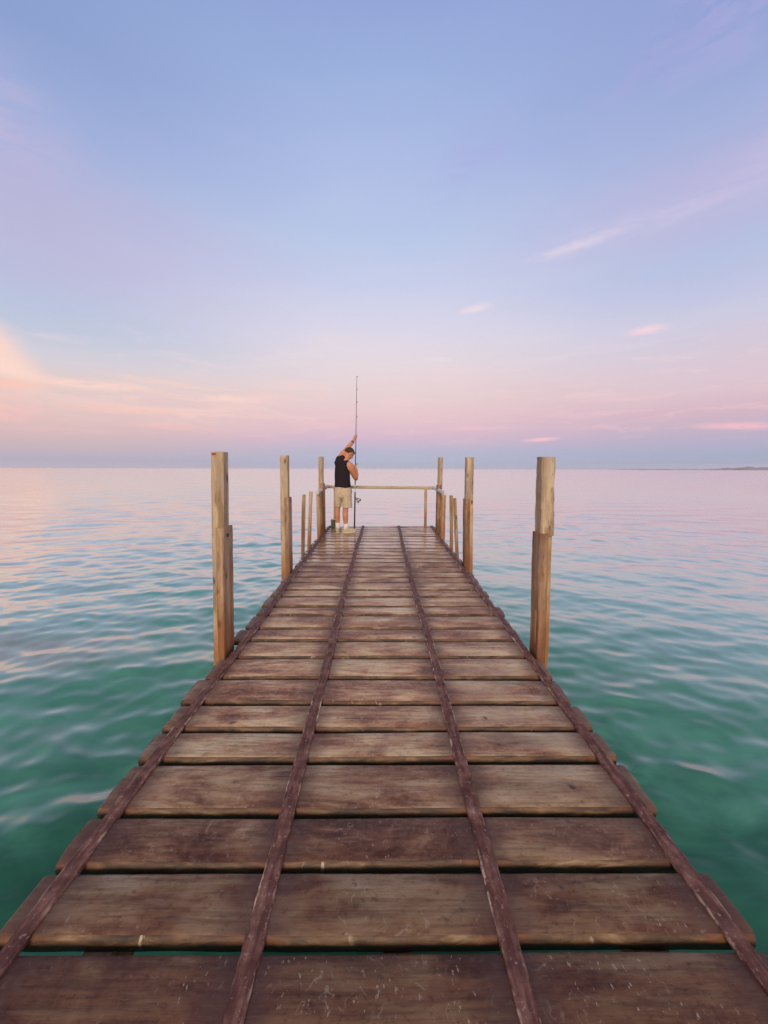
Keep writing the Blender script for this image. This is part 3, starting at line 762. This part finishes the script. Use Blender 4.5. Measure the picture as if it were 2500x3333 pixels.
def hand(bm, z, side_dir, wrist, thumb_up=True):
    """palm beside the rod at height z, four bent fingers and a thumb closed round it"""
    c = rodp(z)
    d = Vector(side_dir); d -= rax * d.dot(rax); d.normalize()     # from the rod towards the palm
    e = rax.cross(d).normalized()
    pc = c + d * 0.026
    q = Matrix((d, e, rax)).transposed().to_quaternion()
    ball(bm, pc, (0.015, 0.036, 0.042), 14, q)
    tube(bm, [wrist, Vector(wrist).lerp(pc, 0.55), pc], [(0.025, 0.021), (0.027, 0.020), (0.030, 0.019)], 12)
    for k, (h, ln) in enumerate(((0.032, 1.0), (0.011, 1.1), (-0.010, 1.03), (-0.030, 0.85))):
        pts = []
        for s in range(9):
            an = R(-62 + 262 * ln * s / 8)                         # starts on the palm edge, wraps right round the rod
            rr = 0.0195 if s > 1 else 0.027 - 0.003 * s
            pts.append(c + rax * (h - 0.002 * s) + d * rr * math.cos(an) - e * rr * math.sin(an))
        tube(bm, pts, [0.0092, 0.0094, 0.0092, 0.0090, 0.0088, 0.0086, 0.0083, 0.0078, 0.006], 8, ref=rax)
    pts = []
    for s in range(6):
        an = R(50 + 105 * s / 5)
        pts.append(c + rax * (0.020 + 0.026 * s / 5) + d * 0.023 * math.cos(an) + e * 0.023 * math.sin(an))
    tube(bm, pts, [0.0125, 0.012, 0.011, 0.0105, 0.0095, 0.007], 8, ref=rax)
    return pc

def build_person():
    bm = bmesh.new()
    # trunk
    tube(bm, [(-0.775, 7.645, 0.93), (-0.778, 7.640, 1.05), (-0.780, 7.640, 1.18), (-0.785, 7.650, 1.34), (-0.775, 7.662, 1.47), (-0.755, 7.680, 1.57), (-0.728, 7.700, 1.645)],
         [(0.140, 0.105), (0.138, 0.102), (0.126, 0.092), (0.132, 0.096), (0.140, 0.096), (0.118, 0.082), (0.068, 0.060)], 24)
    # neck and head: bowed forwards and turned to the right, watching the rod
    tube(bm, [(-0.745, 7.690, 1.58), (-0.716, 7.708, 1.66), (-0.680, 7.732, 1.735)], [(0.078, 0.07), (0.061, 0.060), (0.060, 0.060)], 18)
    f = Vector((0.70, 0.36, -0.56)).normalized()
    u = Vector((0.50, 0.18, 0.84)); u = (u - f * u.dot(f)).normalized()
    r = f.cross(u)
    hc = Vector((-0.652, 7.752, 1.765))
    q = Matrix((r, f, u)).transposed().to_quaternion()
    def hp(x, y, z): return hc + r * x + f * y + u * z
    ball(bm, hp(0, -0.012, 0.022), (0.073, 0.094, 0.086), 22, q)
    ball(bm, hp(0, 0.020, -0.040), (0.060, 0.066, 0.070), 18, q)
    ball(bm, hp(0, 0.046, -0.088), (0.036, 0.036, 0.026), 14, q)          # chin
    tube(bm, [hp(0, 0.078, 0.012), hp(0, 0.092, -0.012), hp(0, 0.104, -0.032), hp(0, 0.086, -0.042)], [0.009, 0.012, 0.015, 0.010], 10)   # nose
    tube(bm, [hp(-0.045, 0.066, 0.018), hp(0, 0.084, 0.022), hp(0.045, 0.066, 0.018)], [0.010, 0.012, 0.010], 8)     # brow
    tube(bm, [hp(-0.022, 0.076, -0.066), hp(0, 0.084, -0.064), hp(0.022, 0.076, -0.066)], [0.006, 0.009, 0.006], 8)  # lips
    for s in (-1, 1):
        ball(bm, hp(s * 0.074, -0.008, -0.012), (0.011, 0.020, 0.032), 12, q)
    # right arm: upper arm down, elbow bent sharply, hand at chest height on the rod
    hR = rodp(1.505); wR = Vector((-0.522, 7.955, 1.430))
    tube(bm, [(-0.70, 7.665, 1.560), (-0.645, 7.665, 1.525), (-0.612, 7.680, 1.470), (-0.575, 7.715, 1.375), (-0.540, 7.775, 1.285), (-0.532, 7.835, 1.262), (-0.524, 7.890, 1.325), (-0.522, 7.930, 1.385), wR],
         [0.074, 0.077, 0.073, 0.058, 0.047, 0.046, 0.045, 0.036, 0.026], 16)
    hand(bm, 1.515, (-0.35, -0.9, -0.2), wR)
    # left arm: stretched up past the head
    wL = Vector((-0.578, 7.895, 2.025))
    tube(bm, [(-0.80, 7.675, 1.545), (-0.835, 7.685, 1.620), (-0.822, 7.710, 1.700), (-0.775, 7.745, 1.775), (-0.715, 7.790, 1.845), (-0.668, 7.825, 1.905), (-0.615, 7.868, 1.975), wL],
         [0.062, 0.066, 0.058, 0.051, 0.044, 0.046, 0.037, 0.027], 16)
    hand(bm, 2.105, (-0.75, -0.62, 0.0), wL)
    # legs
    tube(bm, [(-0.850, 7.645, 0.95), (-0.866, 7.645, 0.86), (-0.880, 7.645, 0.76), (-0.889, 7.648, 0.68), (-0.892, 7.640, 0.60), (-0.890, 7.636, 0.53), (-0.888, 7.650, 0.42), (-0.888, 7.655, 0.34), (-0.888, 7.660, 0.27)],
         [0.080, 0.070, 0.064, 0.057, 0.052, 0.054, 0.044, 0.035, 0.036], 16)
    tube(bm, [(-0.710, 7.625, 0.95), (-0.712, 7.615, 0.86), (-0.716, 7.605, 0.76), (-0.722, 7.598, 0.68), (-0.727, 7.588, 0.60), (-0.726, 7.582, 0.53), (-0.722, 7.592, 0.42), (-0.719, 7.598, 0.34), (-0.716, 7.602, 0.27)],
         [0.080, 0.070, 0.064, 0.058, 0.055, 0.058, 0.047, 0.038, 0.038], 16)
    # heels and insteps inside the shoes keep the body in one piece with its feet
    tube(bm, [(-0.888, 7.650, 0.28), (-0.887, 7.690, 0.235), (-0.884, 7.760, 0.215)], [0.036, 0.034, 0.026], 12)
    tube(bm, [(-0.716, 7.600, 0.28), (-0.690, 7.620, 0.235), (-0.640, 7.655, 0.212)], [0.037, 0.034, 0.026], 12)
    body = obj("body", bm, M_skin, man, True); remesh(body, 0.0055, 3)

    # hair: a thick cropped cap, open over the face, ragged at the nape and fringe
    bm = bmesh.new()
    vs = ball(bm, (0, 0, 0), 1.0, 44)
    for v in vs: v.co = Vector((v.co.x * 0.083, v.co.y * 0.104, v.co.z * 0.098))
    kill = []
    for v in bm.verts:
        x, y, z = v.co
        edge = -0.048 + max(0, (y + 0.03)) * 1.05 + 0.006 * math.sin(x * 190) + 0.004 * math.sin(y * 260)
        if z < edge: kill.append(v)
    bmesh.ops.delete(bm, geom=kill, context='VERTS')
    for v in bm.verts:
        x, y, z = v.co
        k = 1 + 0.035 * math.sin(x * 130 + y * 60) * math.sin(y * 150 + 1) + 0.02 * rnd.uniform(-1, 1)
        v.co = hp(x * k, y * k - 0.012, z * k + 0.022)
    for s in range(16):                                                     # fringe tufts
        x = -0.062 + 0.124 * s / 15
        p = hp(x, 0.066 - abs(x) * 0.35, 0.070)
        tube(bm, [p, p + f * 0.022 - u * 0.006 + r * rnd.uniform(-.006, .006), p + f * 0.032 - u * rnd.uniform(0.018, 0.03)], [0.012, 0.009, 0.003], 6)
    hair = obj("hair", bm, M_hair, man, True)
    so_ = hair.modifiers.new("thick", 'SOLIDIFY'); so_.thickness = 0.012; so_.offset = -1
    for s in (-1, 1):
        bm = bmesh.new(); ball(bm, hp(s * 0.030, 0.072, 0.002), 0.009, 10); obj("eye", bm, M_eye, man, True)

    # sleeveless top
    bm = bmesh.new()
    tube(bm, [(-0.777, 7.642, 1.105), (-0.779, 7.640, 1.14), (-0.782, 7.640, 1.21), (-0.786, 7.648, 1.32), (-0.786, 7.660, 1.43), (-0.782, 7.670, 1.52), (-0.770, 7.680, 1.585), (-0.752, 7.690, 1.635)],
         [(0.163, 0.131), (0.162, 0.129), (0.153, 0.121), (0.154, 0.122), (0.148, 0.122), (0.134, 0.116), (0.118, 0.098), (0.076, 0.072)], 32)
    for v in bm.verts:                                                      # the left shoulder is pulled up by the raised arm, the right one drops
        kx = v.co.x + 0.78
        if v.co.z > 1.35: v.co.z += -kx * 0.42 * min(1, (v.co.z - 1.35) / 0.2)
        v.co.z += (0.014 if v.co.z < 1.12 else 0) * (-1 if kx > 0.03 else 0.6)
        v.co.y += 0.004 * math.sin(v.co.z * 60 + kx * 25) * (1 if v.co.z < 1.4 else 0.3)
    tube(bm, [(-0.83, 7.66, 1.50), (-0.858, 7.675, 1.585), (-0.842, 7.695, 1.665), (-0.80, 7.695, 1.680), (-0.745, 7.695, 1.645)], [0.088, 0.088, 0.070, 0.064, 0.062], 18)
    tube(bm, [(-0.665, 7.690, 1.585), (-0.685, 7.66, 1.595), (-0.72, 7.63, 1.58), (-0.745, 7.60, 1.53)], [0.036, 0.044, 0.05, 0.05], 14)
    top = obj("tank_top", bm, M_shirt, man, True); remesh(top, 0.007, 3)

    # shorts
    bm = bmesh.new()
    tube(bm, [(-0.777, 7.642, 1.150), (-0.777, 7.642, 1.075), (-0.776, 7.636, 0.99), (-0.776, 7.636, 0.92), (-0.780, 7.640, 0.885)],
         [(0.142, 0.110), (0.160, 0.127), (0.178, 0.142), (0.178, 0.140), (0.150, 0.110)], 26)
    tube(bm, [(-0.862, 7.640, 1.00), (-0.868, 7.642, 0.90), (-0.876, 7.645, 0.80), (-0.881, 7.648, 0.712)], [(0.092, 0.12), (0.088, 0.112), (0.076, 0.098), (0.068, 0.085)], 22)
    tube(bm, [(-0.692, 7.628, 1.00), (-0.692, 7.618, 0.90), (-0.692, 7.608, 0.80), (-0.690, 7.600, 0.690)], [(0.094, 0.125), (0.097, 0.118), (0.097, 0.110), (0.097, 0.104)], 22)
    for v in bm.verts:
        kx = v.co.x + 0.78
        fold = math.sin(v.co.z * 55 - kx * 38) * 0.5 + math.sin(v.co.z * 31 + kx * 60) * 0.5
        v.co.y += 0.006 * fold; v.co.x += 0.003 * math.sin(v.co.z * 47)
    sh = obj("shorts", bm, M_short, man, True); remesh(sh, 0.006, 3)
    bm = bmesh.new()
    tube(bm, [(-0.607, 7.588, 1.075), (-0.595, 7.575, 1.03), (-0.592, 7.570, 0.985)], [0.004, 0.005, 0.004], 8)
    obj("pocket_trim", bm, M_watch, man)

    # socks, shoes
    for s, ((ax, ay), d) in enumerate((((-0.888, 7.655), Vector((0.12, 0.99, 0))), ((-0.718, 7.600), Vector((0.83, 0.55, 0))))):
        d.normalize(); n_ = Vector((d.y, -d.x, 0))
        bm = bmesh.new()
        tube(bm, [(ax, ay, 0.385), (ax, ay, 0.355), (ax, ay + 0.002, 0.31), (ax, ay, 0.265)], [0.046, 0.046, 0.044, 0.046], 18)
        obj("sock", bm, M_sock, man, True)
        g = zd(ay)
        O = Vector((ax, ay, 0)) - d * 0.062
        bm = bmesh.new()
        rings = []
        for (l, hw, hh) in ((0.0, 0.022, 0.055), (0.010, 0.034, 0.085), (0.05, 0.040, 0.095), (0.10, 0.041, 0.088), (0.15, 0.044, 0.068), (0.20, 0.047, 0.055), (0.25, 0.042, 0.045), (0.285, 0.022, 0.030)):
            c0 = O + d * l
            zz = zd(c0.y) + 0.022
            rings.append([c0 + n_ * hw * math.cos(a) * (1.0 if math.sin(a) < 0.1 else 0.88) + Vector((0, 0, zz + hh * 0.45 + hh * 0.55 * math.sin(a))) for a in [k * 2 * math.pi / 16 for k in range(16)]])
        loft(bm, rings)
        sho = obj("shoe", bm, M_shoe, man, True)
        bm = bmesh.new()
        rings = []
        for z in (0.0, 0.004, 0.026, 0.030):
            ring = []
            for k in range(28):
                a = k * 2 * math.pi / 28
                l = 0.143 + 0.152 * math.cos(a); hw = (0.045 + 0.008 * math.cos(a)) * (1 if 0.004 <= z < 0.03 else 0.96)
                c0 = O + d * l + n_ * hw * math.sin(a)
                ring.append((c0.x, c0.y, zd(c0.y) + z + 0.003))
            rings.append(ring)
        loft(bm, rings)
        obj("sole", bm, M_sole, sho)
    # watch band
    bm = bmesh.new()
    d = (rodp(2.105) - wL).normalized(); wl0 = wL - Vector((0.028, 0.02, 0.038))
    tube(bm, [wl0, wl0 + Vector((0.008, 0.006, 0.012)), wl0 + Vector((0.016, 0.011, 0.022))], [0.0345, 0.036, 0.0345], 20)
    obj("watch", bm, M_watch, man, True)
build_person()

# ------------------------------------------------------------------ fishing rod
M_blank = simple("rod_blank", (0.018, 0.022, 0.045), 0.35, 0.5)
M_grip = simple("rod_grip", (0.014, 0.012, 0.016), 0.7, 0.3)
M_white = simple("white_wrap", (0.66, 0.60, 0.58), 0.4, 0.5)
M_metal = simple("reel_metal", (0.55, 0.54, 0.56), 0.28, 0.5, metal=0.9)
M_dark = simple("reel_dark", (0.03, 0.03, 0.035), 0.4, 0.5)
rod = thing("fishing_rod", ROD0, "long dark surf fishing rod held upright with its butt on the deck", "fishing rod")
def seg(name, z0, z1, r0, r1, mat, n=12):
    bm = bmesh.new(); k = 8
    tube(bm, [rodp(z0 + (z1 - z0) * i / k) for i in range(k + 1)], [r0 + (r1 - r0) * i / k for i in range(k + 1)], n)
    return obj(name, bm, mat, rod, True)
seg("butt_grip", 0.203, 0.975, 0.0155, 0.0135, M_grip)
seg("butt_cap", 0.201, 0.225, 0.018, 0.018, M_dark)
seg("pale_wrap", 0.975, 1.13, 0.0085, 0.0095, M_white)
seg("blank", 1.13, 3.27, 0.0105, 0.0035, M_blank)
for z, s in ((1.56, 0.020), (2.50, 0.012), (2.78, 0.010), (3.02, 0.008), (3.26, 0.006)):
    bm = bmesh.new()
    c = rodp(z) + Vector((s * 1.1 + 0.006, 0, 0))
    n = 16; rings = []
    for k in range(n + 1):
        a = 2 * math.pi * k / n
        rings.append(c + Vector((math.cos(a) * s, math.sin(a) * s * 0.6, math.sin(a) * s * 0.8)))
    tube(bm, rings, 0.0022, 6)
    tube(bm, [rodp(z - 0.03), c - Vector((s * 0.9, 0, 0)), rodp(z + 0.02)], 0.002, 6)
    obj("line_guide", bm, M_dark, rod, True)
rc = rodp(0.80)
reel = None
bm = bmesh.new()
tube(bm, [rc + Vector((0.008, 0, 0.03)), rc + Vector((0.03, 0, 0.02)), rc + Vector((0.058, 0, 0.012))], [0.010, 0.008, 0.012], 10)
tube(bm, [rc + Vector((0.012, 0, -0.04)), rc + Vector((0.012, 0, 0.07))], [0.006, 0.006], 8)
reel = obj("reel", bm, M_dark, rod, True)
bm = bmesh.new()
tube(bm, [rc + Vector((0.066, 0, z)) for z in (-0.012, -0.008, 0.01, 0.014, 0.04, 0.044, 0.052)], [0.034, 0.036, 0.036, 0.026, 0.026, 0.035, 0.030], 20, ref=Vector((0, 1, 0)))
obj("spool", bm, M_metal, reel, True)
bm = bmesh.new()
tube(bm, [rc + Vector((0.062, 0, -0.012)), rc + Vector((0.070, 0, -0.035)), rc + Vector((0.076, 0, -0.058))], [0.026, 0.024, 0.010], 16)
obj("rotor", bm, M_metal, reel, True)
bm = bmesh.new()
tube(bm, [rc + Vector((0.066 + 0.046 * math.cos(a) - 0.012, -0.012, -0.002 + 0.062 * math.sin(a))) for a in [R(100 + 170 * k / 12) for k in range(13)]], 0.0035, 6)
obj("bail", bm, M_metal, reel, True)
bm = bmesh.new()
tube(bm, [rc + Vector((0.062, -0.03, -0.01)), rc + Vector((0.072, -0.052, -0.018)), rc + Vector((0.098, -0.054, -0.016)), rc + Vector((0.112, -0.054, 0.012))], [0.006, 0.006, 0.006, 0.007], 8)
tube(bm, [rc + Vector((0.118, -0.054, -0.008)), rc + Vector((0.120, -0.054, 0.012)), rc + Vector((0.118, -0.054, 0.034))], [0.010, 0.014, 0.010], 10)
obj("crank", bm, M_dark, reel, True)

# ------------------------------------------------------------------ jar
def jar_mat():
    m, t, b = material("green_jar")
    co = t.node('ShaderNodeTexCoord').outputs['Object']
    c = t.ramp(t.noise(co, 22, 3), [(0.35, (0.07, 0.085, 0.03)), (0.65, (0.20, 0.22, 0.10))])
    t.put(b.inputs['Base Color'], c)
    b.inputs['Roughness'].default_value = 0.15
    b.inputs['Transmission Weight'].default_value = 0.35
    return m
jx, jy = -1.03, 8.05
zj = zd(jy)
jar = thing("jar", (jx, jy, zj), "small murky green jar standing on the deck by the angler's left shoe", "jar")
bm = bmesh.new()
prof = [(0.0, 0.004), (0.040, 0.004), (0.047, 0.012), (0.048, 0.06), (0.048, 0.14), (0.047, 0.178), (0.049, 0.19), (0.049, 0.20), (0.044, 0.20), (0.043, 0.16), (0.042, 0.158), (0.0, 0.158)]
loft(bm, [[(jx + r_ * math.cos(k * math.pi / 12), jy + r_ * math.sin(k * math.pi / 12), zj + z) for k in range(24)] for r_, z in prof if r_ > 0])
obj("vessel", bm, jar_mat(), jar, True)
bm = bmesh.new()
loft(bm, [[(jx + r_ * math.cos(k * math.pi / 12), jy + r_ * math.sin(k * math.pi / 12), zj + z) for k in range(24)] for r_, z in ((0.047, 0.196), (0.052, 0.197), (0.052, 0.206), (0.046, 0.206))], cap=False)
obj("rim", bm, M_white, jar, True)

# ------------------------------------------------------------------ air
bm = bmesh.new()
hx = 4900.0
loft(bm, [[(-hx, -hx, z), (hx, -hx, z), (hx, hx, z), (-hx, hx, z)] for z in (SEA - 3.0, 62.0)])
hm = bpy.data.materials.new("air"); hm.use_nodes = True
ht = hm.node_tree; ht.nodes.remove(ht.nodes['Principled BSDF'])
pv = ht.nodes.new('ShaderNodeVolumePrincipled')
pv.inputs['Color'].default_value = (0.92, 0.90, 0.98, 1)
pv.inputs['Density'].default_value = 1.1e-4
ht.links.new(pv.outputs[0], ht.nodes['Material Output'].inputs['Volume'])
hz = obj("haze", bm, hm); hz['kind'] = 'stuff'
